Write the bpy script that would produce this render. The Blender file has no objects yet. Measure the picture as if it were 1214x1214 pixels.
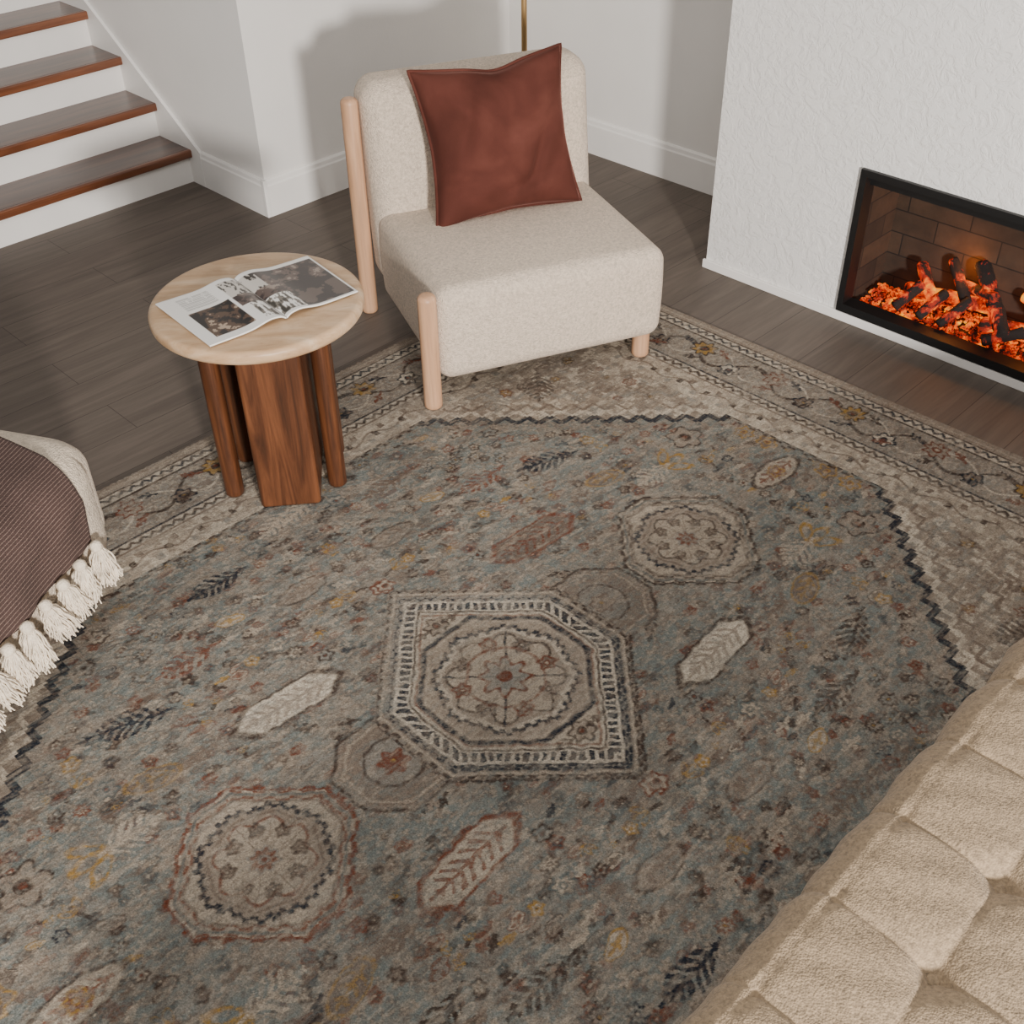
import bpy, bmesh, math, random
import numpy as np
from mathutils import Vector, Matrix
random.seed(7); rng=np.random.default_rng(11)
COL=bpy.context.scene.collection
def lin(c):
    c=np.array(c,float)/255.
    return np.where(c<=.04045,c/12.92,((c+.055)/1.055)**2.4)
def L4(c): return tuple(float(v) for v in lin(c))+(1.,)
# ---------------------------------------------------------------- materials
class M:
    def __init__(s,name):
        s.m=bpy.data.materials.new(name); s.m.use_nodes=True
        s.t=s.m.node_tree; s.b=s.t.nodes['Principled BSDF']; s.co=None
    def n(s,typ,**kw):
        nd=s.t.nodes.new(typ)
        for k,v in kw.items():
            if k in nd.inputs: nd.inputs[k].default_value=v
            else: setattr(nd,k,v)
        return nd
    def l(s,a,b): s.t.links.new(a,b)
    def coord(s,scale=(1,1,1),rot=(0,0,0),kind='Object'):
        tc=s.n('ShaderNodeTexCoord'); mp=s.n('ShaderNodeMapping')
        mp.inputs['Scale'].default_value=scale; mp.inputs['Rotation'].default_value=rot
        s.l(tc.outputs[kind],mp.inputs['Vector']); return mp.outputs['Vector']
    def noise(s,vec,scale,detail=4,rough=.5,dist=0):
        n=s.n('ShaderNodeTexNoise'); n.inputs['Scale'].default_value=scale
        n.inputs['Detail'].default_value=detail; n.inputs['Roughness'].default_value=rough
        n.inputs['Distortion'].default_value=dist
        s.l(vec,n.inputs['Vector']); return n.outputs['Fac']
    def ramp(s,fac,stops):
        r=s.n('ShaderNodeValToRGB'); e=r.color_ramp.elements
        while len(e)<len(stops): e.new(.5)
        for i,(p,c) in enumerate(stops):
            e[i].position=p; e[i].color=c if len(c)==4 else L4(c)
        s.l(fac,r.inputs['Fac']); return r.outputs['Color']
    def mix(s,a,b,fac,mode='MIX'):
        m=s.n('ShaderNodeMix',data_type='RGBA',blend_type=mode)
        for sock,v in ((m.inputs[6],a),(m.inputs[7],b),(m.inputs[0],fac)):
            if hasattr(v,'links'): s.l(v,sock)
            else: sock.default_value=v
        return m.outputs[2]
    def bump(s,h,strength,dist):
        b=s.n('ShaderNodeBump'); b.inputs['Strength'].default_value=strength; b.inputs['Distance'].default_value=dist
        s.l(h,b.inputs['Height']); s.l(b.outputs['Normal'],s.b.inputs['Normal'])
    def col(s,c):
        if hasattr(c,'links'): s.l(c,s.b.inputs['Base Color'])
        else: s.b.inputs['Base Color'].default_value=c
    def set(s,**kw):
        for k,v in kw.items(): s.b.inputs[k.replace('_',' ')].default_value=v
        return s

def m_plain(name,c,rough=.5,var=.06,scale=6,bump=0,bs=60,metal=0):
    m=M(name); v=m.coord(); f=m.noise(v,scale)
    c=np.array(c,float); m.col(m.ramp(f,[(.3,L4(c*(1-var))),(.7,L4(np.minimum(c*(1+var),255)))]))
    m.set(Roughness=rough,Metallic=metal)
    if bump: m.bump(m.noise(v,bs,6),bump,.01)
    return m.m
def m_wood(name,c1,c2,rough=.4,along='Z',sc=1.,dark=None,coat=0):
    m=M(name); s=[22,22,22]; s['XYZ'.index(along)]=1.6
    v=m.coord(tuple(k*sc for k in s)); f=m.noise(v,1.,8,.62,1.2)
    v2=m.coord(tuple(k*sc*6 for k in s)); f2=m.noise(v2,1.,3,.6)
    c=m.ramp(f,[(.28,dark or tuple(np.array(c1)*.6)),(.45,c1),(.68,c2)])
    g=m.ramp(f2,[(.35,(.72,.72,.72,1)),(.6,(1,1,1,1))])
    m.col(m.mix(c,g,.6,'MULTIPLY')); m.set(Roughness=rough); m.b.inputs['Coat Weight'].default_value=coat
    m.bump(f2,.15,.002); return m.m
def m_boucle(name,c,scale=240,strength=.8,lo=.86):
    m=M(name); v=m.coord(); vo=m.n('ShaderNodeTexVoronoi'); vo.inputs['Scale'].default_value=scale
    nv=m.noise(v,scale*.45,4,.6,.6); m.l(v,vo.inputs['Vector'])
    c=np.array(c,float); cc=m.ramp(nv,[(.3,L4(c*lo)),(.62,L4(np.minimum(c*1.05,255)))])
    m.col(cc); m.set(Roughness=.95); m.b.inputs['Sheen Weight'].default_value=.1
    mm=m.n('ShaderNodeMath',operation='SUBTRACT'); m.l(nv,mm.inputs[0]); m.l(vo.outputs['Distance'],mm.inputs[1])
    m.bump(mm.outputs[0],strength,.004); return m.m

# ---------------------------------------------------------------- mesh helpers
def obj(name,verts,faces,mat=None,parent=None,smooth=True,loc=(0,0,0)):
    me=bpy.data.meshes.new(name); me.from_pydata([tuple(v) for v in verts],[],faces); me.update()
    bm=bmesh.new(); bm.from_mesh(me); bmesh.ops.remove_doubles(bm,verts=bm.verts,dist=1e-5)
    bmesh.ops.recalc_face_normals(bm,faces=bm.faces); bm.to_mesh(me); bm.free()
    o=bpy.data.objects.new(name,me); COL.objects.link(o); o.location=loc
    if mat: me.materials.append(mat)
    if smooth:
        for p in me.polygons: p.use_smooth=True
    if parent: o.parent=parent
    return o
def empty(name,loc=(0,0,0),rz=0):
    e=bpy.data.objects.new(name,None); COL.objects.link(e); e.location=loc; e.rotation_euler=(0,0,rz)
    e.empty_display_size=.05; return e
def boxvf(x0,x1,y0,y1,z0,z1):
    v=[(x,y,z) for x in (x0,x1) for y in (y0,y1) for z in (z0,z1)]
    f=[(0,1,3,2),(4,6,7,5),(0,4,5,1),(2,3,7,6),(0,2,6,4),(1,5,7,3)]
    return v,f
def boxes(name,bl,mat,parent=None,bev=0):
    V=[];F=[]
    for b in bl:
        v,f=boxvf(*b); k=len(V); V+=v; F+=[tuple(i+k for i in q) for q in f]
    me=bpy.data.meshes.new(name); me.from_pydata(V,[],F); me.update()
    bm=bmesh.new(); bm.from_mesh(me); bmesh.ops.recalc_face_normals(bm,faces=bm.faces); bm.to_mesh(me); bm.free()
    o=bpy.data.objects.new(name,me); COL.objects.link(o); me.materials.append(mat)
    if bev:
        md=o.modifiers.new('b','BEVEL'); md.width=bev; md.segments=3; md.limit_method='ANGLE'
        for p in me.polygons: p.use_smooth=True
        md2=o.modifiers.new('w','WEIGHTED_NORMAL')
    if parent: o.parent=parent
    return o
def rbox(name,x0,x1,y0,y1,z0,z1,r,mat,parent=None,n=26,deform=None,k=8):
    c=np.array([(x0+x1)/2,(y0+y1)/2,(z0+z1)/2]); h=np.array([(x1-x0)/2,(y1-y0)/2,(z1-z0)/2])
    def ax(i):
        hi=h[i]; a=np.linspace(0,1,k+1)[:-1]; e=r*np.tan((1-a)*math.pi/4)
        left=-(hi-r)-e; mid=np.linspace(-(hi-r),hi-r,n); return np.concatenate([left,mid,-left[::-1]])
    V=[];F=[]
    for a in range(3):
        b,cc=(a+1)%3,(a+2)%3; U=ax(b);W=ax(cc)
        for sg in (-1,1):
            k0=len(V)
            P=np.zeros((len(U),len(W),3)); P[...,a]=sg*h[a]; P[...,b]=U[:,None]; P[...,cc]=W[None,:]
            inn=np.clip(P,-(h-r),h-r); d=P-inn; nn=np.linalg.norm(d,axis=-1,keepdims=True); P=inn+d/np.maximum(nn,1e-9)*r
            V+=[tuple(q) for q in (P.reshape(-1,3)+c)]
            m=len(W)
            for i in range(len(U)-1):
                for j in range(m-1):
                    q=(k0+i*m+j,k0+(i+1)*m+j,k0+(i+1)*m+j+1,k0+i*m+j+1); F.append(q if sg>0 else q[::-1])
    if deform:
        A=np.array(V); A=deform(A,c,h); V=[tuple(q) for q in A]
    return obj(name,V,F,mat,parent)
def lathe(name,prof,mat,parent=None,seg=64,loc=(0,0,0),sx=1,sy=1):
    V=[];F=[];n=len(prof)
    for i in range(seg):
        a=2*math.pi*i/seg
        for r_,z in prof: V.append((r_*math.cos(a)*sx,r_*math.sin(a)*sy,z))
    for i in range(seg):
        for j in range(n-1):
            F.append((i*n+j,((i+1)%seg)*n+j,((i+1)%seg)*n+j+1,i*n+j+1))
    return obj(name,V,F,mat,parent,loc=loc)
def post(name,x,y,z0,z1,r,mat,parent,sx=1,sy=1,rt=None):
    rt=rt or r*.6
    pr=[(0.0001,z0),(r*.85,z0),(r,z0+.006)]
    pr+=[(r,z) for z in np.linspace(z0+.02,z1-rt,6)]
    pr+=[(r-rt+rt*math.cos(a),z1-rt+rt*math.sin(a)) for a in np.linspace(.2,math.pi/2,7)]
    pr+=[(0.0001,z1)]
    return lathe(name,pr,mat,parent,28,(x,y,0),sx,sy)
def vnoise(shape,gx,gy,seed,octv=1):
    out=np.zeros(shape)
    amp=1;tot=0
    for o in range(octv):
        g=np.random.default_rng(seed+o*17).random((int(gy)+2,int(gx)+2))
        yy=np.linspace(0,int(gy)-1e-6,shape[0]); xx=np.linspace(0,int(gx)-1e-6,shape[1])
        yi=yy.astype(int);xi=xx.astype(int);fy=(yy-yi);fx=(xx-xi);fy=fy*fy*(3-2*fy);fx=fx*fx*(3-2*fx)
        a=g[yi][:,xi];b=g[yi][:,xi+1];c=g[yi+1][:,xi];d=g[yi+1][:,xi+1]
        fx=fx[None,:];fy=fy[:,None]
        out+=amp*((a*(1-fx)+b*fx)*(1-fy)+(c*(1-fx)+d*fx)*fy);tot+=amp;amp*=.55;gx*=2;gy*=2
    return out/tot

# ---------------------------------------------------------------- materials instances
white=m_plain('wall_paint_white',(234,231,227),.6,.012,3,.05,80)
trimw=m_plain('trim_white',(238,235,231),.4,.01)
def m_plaster():
    m=M('plaster_textured'); v=m.coord()
    a=m.noise(v,20,5,.62,1.3); b=m.noise(v,70,5,.6,.5)
    r=m.ramp(a,[(.42,(0,0,0,1)),(.56,(1,1,1,1))])
    mm=m.n('ShaderNodeMath',operation='MULTIPLY_ADD'); m.l(b,mm.inputs[0]); mm.inputs[1].default_value=.6; m.l(r,mm.inputs[2])
    m.col(L4((230,228,225))); m.set(Roughness=.75); m.bump(mm.outputs[0],.4,.005); return m.m
plaster=m_plaster()
def m_floor():
    m=M('floor_planks'); 
    v=m.coord((1,1,1),(0,0,math.pi/2))
    br=m.n('ShaderNodeTexBrick'); br.offset=.37; br.inputs['Scale'].default_value=1
    br.inputs['Brick Width'].default_value=1.3; br.inputs['Row Height'].default_value=.19
    br.inputs['Mortar Size'].default_value=.0014; br.inputs['Mortar Smooth'].default_value=.2; br.inputs['Bias'].default_value=0
    br.inputs['Color1'].default_value=(.15,.15,.15,1); br.inputs['Color2'].default_value=(.85,.85,.85,1); br.inputs['Mortar'].default_value=(0,0,0,1)
    m.l(v,br.inputs['Vector'])
    g=m.coord((17,1.1,1)); f=m.noise(g,1.,9,.6,1.3)
    g2=m.coord((120,5,1)); f2=m.noise(g2,1.,4,.6)
    c=m.ramp(f,[(.25,(86,77,70)),(.5,(100,90,82)),(.75,(113,102,93))])
    c=m.mix(c,m.ramp(f2,[(.3,(.78,.78,.78,1)),(.65,(1,1,1,1))]),.5,'MULTIPLY')
    c=m.mix(c,m.ramp(br.outputs['Color'],[(0,(.91,.91,.91,1)),(1,(1.05,1.04,1.03,1))]),.8,'MULTIPLY')
    c=m.mix(c,L4((64,56,50)),br.outputs['Fac'])
    m.col(c); m.set(Roughness=.55); m.b.inputs['Specular IOR Level'].default_value=.3; m.bump(f2,.12,.002); return m.m
floor_m=m_floor()
cream=m_boucle('boucle_cream',(214,196,177))
cream2=m_boucle('boucle_sand',(204,188,168),200)
linen=m_boucle('tweed_upholstery',(153,132,106),260,.4,.78)
oak=m_wood('pale_oak',(196,152,118),(220,178,142),.45,'Z',.6,dark=(184,142,108))
walnut=m_wood('table_wood',(80,46,27),(116,71,44),.38,'Z',1.,dark=(50,30,18))
tread=m_wood('stair_wood',(74,48,38),(102,68,52),.3,'Y',.6,dark=(50,32,26),coat=.3)
nose=m_wood('stair_nosing_wood',(104,60,38),(134,82,54),.3,'Y',.6,dark=(80,45,30),coat=.3)
brass=m_plain('brass_pole',(186,152,104),.4,.04,metal=.6)
black=m_plain('black_metal',(17,17,18),.5,.05)

# ---------------------------------------------------------------- room
FY=3.48
o=boxes('floor',[(-9,2.5,-2.5,4.3,-.1,0)],floor_m)
boxes('wall_left',[(-4.5,-4.06,2.57,4.2,0,2.7)],white)
boxes('wall_stair',[(-9,-4.5,2.57,2.8,0,2.7)],white)
boxes('wall_back',[(-4.06,-2.2,4.07,4.3,0,2.7)],white)
fx0,fx1,fz0,fz1=-1.78,-.22,.04,.575
boxes('wall_fireplace',[(-2.38,fx0,FY,4.2,0,2.7),(fx1,1.2,FY,4.2,0,2.7),(fx0,fx1,FY,4.2,fz1,2.7),(fx0,fx1,FY,4.2,0,fz0)],plaster)
def baseboard(name,p0,p1,nrm,h=.165,t=.016):
    pr=[(0,0),(t,0),(t,h-.03),(t*.75,h-.022),(t*.65,h-.008),(t*.3,h),(0,h)]
    V=[];F=[]
    for p in (p0,p1):
        for a,z in pr: V.append((p[0]+nrm[0]*a,p[1]+nrm[1]*a,z))
    n=len(pr)
    for i in range(n): F.append((i,(i+1)%n,n+(i+1)%n,n+i))
    F.append(tuple(range(n))); F.append(tuple(range(2*n-1,n-1,-1)))
    return obj(name,V,F,trimw,smooth=False)
baseboard('baseboard_left',(-4.06,2.57),(-4.06,4.07),(1,0))
baseboard('baseboard_back',(-4.044,4.07),(-2.38,4.07),(0,-1))
baseboard('baseboard_stair',(-4.53,2.57),(-4.06,2.57),(0,-1))
boxes('trim_1',[(-4.062,-4.042,2.552,2.572,0,.165)],trimw,bev=.003)
boxes('baseboard_fireplace',[(-2.39,1.2,FY-.012,FY,0,.035)],trimw,bev=.003)
# stairs
st=empty('staircase')
RIS=.157;RUN=.235;x0=-4.63;N=10
boxes('risers',[(x0-RUN*(i+1)-.02,x0-RUN*i,1.0,2.565,0,RIS*(i+1)-.036) for i in range(N)],trimw,st)
boxes('treads',[(x0-RUN*(i+1)-.01,x0-RUN*i+.006,.98,2.562,RIS*(i+1)-.036,RIS*(i+1)) for i in range(N)],tread,st)
boxes('nosings',[(x0-RUN*i+.004,x0-RUN*i+.030,.98,2.562,RIS*(i+1)-.036,RIS*(i+1)+.0005) for i in range(N)],nose,st,bev=.007)
a0=x0+.10
xe=x0-RUN*N
pts=[(a0,0),(a0,.16),(xe,.16+(a0-xe)*RIS/RUN-.02),(xe,0)]
V=[(x,2.553,z) for x,z in pts]+[(x,2.569,z) for x,z in pts]
obj('skirt_board',V,[(0,1,2,3),(7,6,5,4),(0,4,5,1),(1,5,6,2),(2,6,7,3),(3,7,4,0)],trimw,st,smooth=False)

# ---------------------------------------------------------------- fireplace
fp=empty('fireplace',(0,0,0))
def m_firebrick():
    m=M('firebrick')
    tc=m.n('ShaderNodeTexCoord'); sp=m.n('ShaderNodeSeparateXYZ'); m.l(tc.outputs['Object'],sp.inputs[0])
    ad=m.n('ShaderNodeMath',operation='ADD'); m.l(sp.outputs[0],ad.inputs[0]); m.l(sp.outputs[1],ad.inputs[1])
    cb=m.n('ShaderNodeCombineXYZ'); m.l(ad.outputs[0],cb.inputs[0]); m.l(sp.outputs[2],cb.inputs[1])
    br=m.n('ShaderNodeTexBrick'); br.inputs['Scale'].default_value=1; br.inputs['Brick Width'].default_value=.24; br.inputs['Row Height'].default_value=.085
    br.inputs['Mortar Size'].default_value=.0025; br.inputs['Color1'].default_value=L4((70,52,38)); br.inputs['Color2'].default_value=L4((50,38,29)); br.inputs['Mortar'].default_value=L4((24,18,15))
    m.l(cb.outputs[0],br.inputs['Vector']); v=m.coord(); f=m.noise(v,12,5,.6)
    m.col(m.mix(br.outputs['Color'],m.ramp(f,[(.3,(.45,.45,.45,1)),(.7,(1.1,1.1,1.1,1))]),.8,'MULTIPLY')); m.set(Roughness=.8)
    m.bump(br.outputs['Fac'],-.4,.004); return m.m
fb=m_firebrick()
IY=3.76
boxes('firebox',[(fx0-.005,fx1+.005,IY,IY+.02,fz0,fz1),(fx0-.02,fx0+.012,FY+.03,IY,fz0,fz1),(fx1-.012,fx1+.02,FY+.03,IY,fz0,fz1),(fx0,fx1,FY+.03,IY,fz0-.01,fz0+.008),(fx0,fx1,FY+.03,IY,fz1-.008,fz1+.01)],fb,fp)
fw=.024
boxes('frame',[(fx0,fx0+fw,FY-.016,FY+.05,fz0,fz1),(fx1-fw,fx1,FY-.016,FY+.05,fz0,fz1),(fx0+fw,fx1-fw,FY-.016,FY+.05,fz1-fw,fz1),(fx0+fw,fx1-fw,FY-.016,FY+.05,fz0,fz0+.032),
   (fx0+fw,fx1-fw,FY+.02,FY+.05,fz1-.06,fz1-fw)],black,fp)
def m_ember(name,s,hi,thr=(.42,.62),base=(26,15,12),gap=.08):
    m=M(name); v=m.coord(); f=m.noise(v,s,5,.65,.4)
    c=m.ramp(f,[(thr[0],(0,0,0,1)),((thr[0]+thr[1])/2,(.4,.014,.0,1)),(thr[1],(.95,.13,.0,1)),(min(1,thr[1]+gap),(1,.34,.004,1)),(min(1,thr[1]+2*gap),(1.,.6,.06,1))])
    m.l(c,m.b.inputs['Emission Color']); m.b.inputs['Emission Strength'].default_value=hi
    m.col(L4(base)); m.set(Roughness=.9); m.bump(f,.8,.01); return m.m
em1=m_ember('embers_glow',22,1.5,(.40,.57)); em2=m_ember('charred_log',14,1.6,(.52,.66)); em3=m_ember('log_glowing',13,1.5,(.42,.56),(34,16,10))
def blobs(name,pts,mat,parent):
    bm=bmesh.new()
    for (x,y,z,r_) in pts:
        Mx=Matrix.Translation((x,y,z))@Matrix.Rotation(random.random()*6,4,'Z')@Matrix.Rotation(random.random()*6,4,'X')@Matrix.Diagonal((r_*random.uniform(.8,1.4),r_*random.uniform(.7,1.),r_*random.uniform(.6,1.),1))
        bmesh.ops.create_icosphere(bm,subdivisions=1,radius=1,matrix=Mx)
    me=bpy.data.meshes.new(name); bm.to_mesh(me); bm.free(); me.materials.append(mat)
    o=bpy.data.objects.new(name,me); COL.objects.link(o); o.parent=parent; return o
pts=[]
for i in range(4600):
    x=random.uniform(fx0+.04,fx1-.04); q=random.random(); y=FY+.055+q*(IY-FY-.075)
    hmp=.010+.05*math.exp(-((q-.62)/.28)**2)*(1 if abs(x+1.0)<.5 else .55)
    pts.append((x,y,fz0+hmp*random.uniform(.5,1.05),random.uniform(.0035,.008)))
blobs('ember_bed',pts,em1,fp)
def log(name,p0,p1,r_,seed,mat=None):
    p0=Vector(p0);p1=Vector(p1);ax=(p1-p0);Ln=ax.length;ax.normalize()
    s=ax.orthogonal().normalized();t=ax.cross(s);V=[];F=[];ns=26;na=20
    rg=np.random.default_rng(seed);ph=rg.random(6)*6
    for i in range(ns+1):
        u_=i/ns
        for j in range(na):
            a=2*math.pi*j/na
            rr=r_*(1+.10*math.sin(3*a+ph[0]+4*u_)+.06*math.sin(7*a+ph[1]+9*u_)+.06*math.sin(14*u_+ph[2])+rg.normal()*.025)
            if i in(0,ns): rr*=.82
            V.append(p0+ax*(Ln*u_)+(s*math.cos(a)+t*math.sin(a))*rr)
    for i in range(ns):
        for j in range(na): F.append((i*na+j,i*na+(j+1)%na,(i+1)*na+(j+1)%na,(i+1)*na+j))
    F.append(tuple(range(na))[::-1]);F.append(tuple(ns*na+j for j in range(na)))
    return obj(name,V,F,mat or em2,fp)
b=fz0
log('log_1',(-1.62,3.66,b+.07),(-1.30,3.70,b+.09),.026,1,em3)
log('log_2',(-1.60,3.70,b+.16),(-1.47,3.60,b+.07),.020,2,em3)
log('log_3',(-1.40,3.73,b+.22),(-1.20,3.57,b+.07),.026,3)
log('log_4',(-1.30,3.60,b+.06),(-1.0,3.68,b+.09),.03,4,em3)
log('log_5',(-1.14,3.72,b+.20),(-.98,3.57,b+.07),.024,5,em2)
log('log_6',(-1.0,3.66,b+.06),(-.66,3.7,b+.09),.03,6,em3)
log('log_7',(-.8,3.56,b+.05),(-.62,3.72,b+.17),.024,7)
log('log_8',(-1.60,3.55,b+.045),(-1.55,3.64,b+.12),.018,8)
log('log_9',(-1.50,3.54,b+.045),(-1.46,3.64,b+.12),.018,9)
log('log_10',(-.6,3.6,b+.06),(-.36,3.7,b+.08),.026,10)
log('log_11',(-1.42,3.54,b+.045),(-1.37,3.64,b+.12),.017,11)
log('log_12',(-1.26,3.54,b+.045),(-1.15,3.61,b+.09),.019,12)
log('log_13',(-1.46,3.73,b+.12),(-1.28,3.62,b+.17),.019,13,em3)
log('log_14',(-1.50,3.73,b+.20),(-1.38,3.64,b+.10),.019,14,em2)
log('log_15',(-1.22,3.72,b+.16),(-1.08,3.62,b+.14),.018,15,em3)
for i,x in enumerate((-1.45,-1.12,-.7)):
    ld=bpy.data.lights.new('fire_light','POINT'); ld.color=(1,.30,.05); ld.energy=1.7; ld.shadow_soft_size=.05
    lo=bpy.data.objects.new('fire_light_%d'%(i+1),ld); COL.objects.link(lo); lo.location=(x,3.70,b+.18); lo.parent=fp

# ---------------------------------------------------------------- rug
CX,CY,HX,HY=-1.39,1.35,1.43,1.76
nx,ny=1100,1354
xs=np.linspace(-HX,HX,nx);ys=np.linspace(-HY,HY,ny);X,Y=np.meshgrid(xs,ys)
X0,Y0=X.copy(),Y.copy()
X=X+.010*(vnoise((ny,nx),22,28,201,3)-.5)+.007*(vnoise((ny,nx),170,210,202,1)-.5)
Y=Y+.010*(vnoise((ny,nx),22,28,203,3)-.5)+.007*(vnoise((ny,nx),170,210,204,1)-.5)
fine=rng.random((ny,nx)); 
streak=vnoise((ny,nx),480,36,3,2); streak2=vnoise((ny,nx),160,10,9,2)
wA=vnoise((ny,nx),26,32,21,4); wB=vnoise((ny,nx),140,170,33,3); wC=vnoise((ny,nx),400,480,44,1); wD=vnoise((ny,nx),60,74,51,4)
wear=np.clip((.45*wA+.35*wB+.45*wC+.3*wD+.2*(fine-.5)-.55)/.28,0,1)
TEAL=lin((117,120,115));BLUE=lin((100,108,107));BRN=lin((108,93,82));BEI=lin((170,157,140));CRM=lin((196,184,166))
NAV=lin((34,38,47));RUST=lin((106,60,44));GOLD=lin((150,117,62));DBR=lin((60,48,42));GRY=lin((134,130,122));TAU=lin((138,125,112))
C=np.zeros((ny,nx,3))
FULL=(slice(None),slice(None))
def P(mask,col,st=1.,keep=.45,sl=None):
    if sl is None: sl=FULL
    kk=keep*.75
    m=np.clip(mask*st*(kk+(1-kk)*wear[sl])*(.74+.52*fine[sl]),0,1)[...,None]
    C[sl]=C[sl]*(1-m)+col*m
def ring(s,at,w): return np.clip(1.6-1.6*np.abs(s-at)/w,0,1)
def fill(s,at,soft=.003): return np.clip((at-s)/soft+.5,0,1)
C[:]=TEAL
def spread(m,col,k):
    global C
    m=np.clip(m,0,1)[...,None]; C=C*(1-m*k)+col*m*k
spread((streak-.45)*3,BLUE,.6)
spread((streak2-.46)*3,TAU,.5)
spread((wD-.485)*6,TAU,.55)
spread((wB+.5*wC-.75)*5,BRN,.55)
spread((wC*.7+.35*wB+.2*fine-.67)*5,BEI,.5)
spread((streak*.6+wB*.5-.62)*6,DBR,.35)
def win(cx,cy,R):
    i0=max(0,int((cx-R+HX)/(2*HX)*(nx-1)));i1=min(nx,int((cx+R+HX)/(2*HX)*(nx-1))+2)
    j0=max(0,int((cy-R+HY)/(2*HY)*(ny-1)));j1=min(ny,int((cy+R+HY)/(2*HY)*(ny-1))+2)
    return (slice(j0,j1),slice(i0,i1))
def loc(cx,cy,R,ang=0):
    sl=win(cx,cy,R); x=X[sl]-cx;y=Y[sl]-cy;c,s=math.cos(ang),math.sin(ang)
    return sl,x*c+y*s,-x*s+y*c
def rosette(cx,cy,R,c1,c2,c3,pet=8,ang=0,st=.85):
    sl,x,y=loc(cx,cy,R*1.4,ang);r_=np.hypot(x,y);th=np.arctan2(y,x)
    e=R*(.84+.16*np.cos(pet*th))
    P(fill(r_-e,0,.006),c1,st,.4,sl);P(ring(r_-e,0,.006),c2,st,.45,sl);P(fill(r_,R*.36),c2,st,.5,sl);P(fill(r_,R*.17),c3,.9,.5,sl)
def fern(cx,cy,Lh,ang,col,wd=.4,st=.9):
    sl,x,y=loc(cx,cy,Lh*1.2,ang);w=wd*Lh*np.clip(1-(x/Lh)**2,0,1)*(1-.3*x/Lh)
    bar=((x+np.abs(y)*.8)/.024)%1
    P(((np.abs(y)<w)&(bar<.6)&(np.abs(x)<Lh))|((np.abs(y)<.005)&(np.abs(x)<Lh*1.1)),col,st,.5,sl)
def leaf(cx,cy,Lh,ang,cf,co,ci,wd=.38,hexa=False,st=1):
    sl,x,y=loc(cx,cy,Lh*1.3,ang)
    s=(np.maximum(np.abs(y)/(wd*Lh),np.abs(x)/Lh*.9+.35*np.abs(y)/(wd*Lh)-.02) if hexa else np.sqrt((y/(wd*Lh))**2+ (x/Lh)**2*.8+.2*np.abs(x/Lh)))
    P(fill(s,1,.05),cf,st*.95,.6,sl);P(ring(s,1,.12),co,st*.9,.5,sl)
    bar=((x+np.abs(y)*.9)/.03)%1
    P(((s<.72)&(bar<.4))|((np.abs(y)<.004)&(s<.8)),ci,.8*st,.4,sl)
def tulip(cx,cy,R,ang,col,st=.9):
    sl,x,y=loc(cx,cy,R*1.5,ang)
    for k in (-1,0,1):
        a=k*.7;xx=x*math.cos(a)+y*math.sin(a);yy=-x*math.sin(a)+y*math.cos(a)
        s=np.sqrt(((xx-R*.55)/(R*.55))**2+(yy/(R*.22))**2);P(ring(s,.85,.28),col,st,.4,sl)
    P((np.abs(y)<.005)&(x<0)&(x>-R),DBR,.8,.3,sl)
q=.052;Xq=np.round(X0/q)*q;Yq=np.round(Y0/q)*q
AX,AY=np.abs(.75*X0+.25*X),np.abs(.75*Y0+.25*Y);sd=np.abs(Xq)+np.abs(Yq)
D=np.minimum(HX-AX,HY-AY);T=np.where((HX-AX)<(HY-AY),Y,X)
# tiny filler figures, mirrored four ways
rf=random.Random(77)
for i in range(620):
    x=rf.uniform(0.01,.98);y=rf.uniform(0.01,1.31);R=rf.uniform(.009,.02)
    if x+y>1.55: continue
    c1=rf.choice([TAU,GRY,BEI,BRN,DBR,BRN,RUST,NAV]);c2=rf.choice([DBR,BRN,BLUE*.7,RUST]);k=rf.random();s_=rf.uniform(.45,.9)
    for sx in(-1,1):
        for sy in(-1,1):
            if k<.5: rosette(sx*x,sy*y,R,c1,c2,BEI,5,0,s_)
            elif k<.8: fern(sx*x,sy*y,R*1.7,math.pi/2+sx*.5,c1,.55,s_)
            else: leaf(sx*x,sy*y,R*1.6,math.pi/2,c1,c2,c2,.5,False,s_)
rs=random.Random(5);placed=[(0,0,.44),(0,.37,.16),(0,.73,.28),(.32,.43,.14),(0,1.18,.1),(.26,.96,.1),(.54,.73,.11),(.81,.30,.1),(.62,.16,.09),(.62,.52,.09)]
mot=[]
for i in range(12000):
    x=rs.uniform(0,.98);y=rs.uniform(0,1.32);R=rs.choice([.018,.024,.03,.038,.048,.065])
    if x+y>1.54-R or y>1.31-R*.5: continue
    if x<.03 and 0<x<R: x=0
    if all(math.hypot(x-a,y-b_)>R+c_ +.001 for a,b_,c_ in placed): placed.append((x,y,R));mot.append((x,y,R,rs.random(),rs.random()*6.28))
for x,y,R,k,a in mot:
    for sx in (-1,1):
        for sy in (-1,1):
            if x==0 and sx==1: continue
            A=math.pi/2 if k<.9 else a
            c1=[TAU,GRY,TAU,BEI,BRN,GRY,BEI][int(k*97)%7];c2=[NAV,RUST,DBR,DBR,GOLD,BLUE*.7,DBR][int(k*61)%7]
            c3=[RUST,BEI,GOLD,DBR][int(k*43)%4]; st=.68+.32*((k*13)%1)
            if k<.46: rosette(sx*x,sy*y,R*.92,c1,c2,c3,[6,8,5][int(k*31)%3],0,st)
            elif k<.70: fern(sx*x,sy*y,R*1.05,A+sx*.4*math.sin(a),[c2,BRN,BEI][int(k*29)%3],.5,st)
            elif k<.88: leaf(sx*x,sy*y,R,A+sx*.3,c1,c2,c2,.5,False,st)
            else: tulip(sx*x,sy*y,R,A*sy,GOLD,.7)
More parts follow.
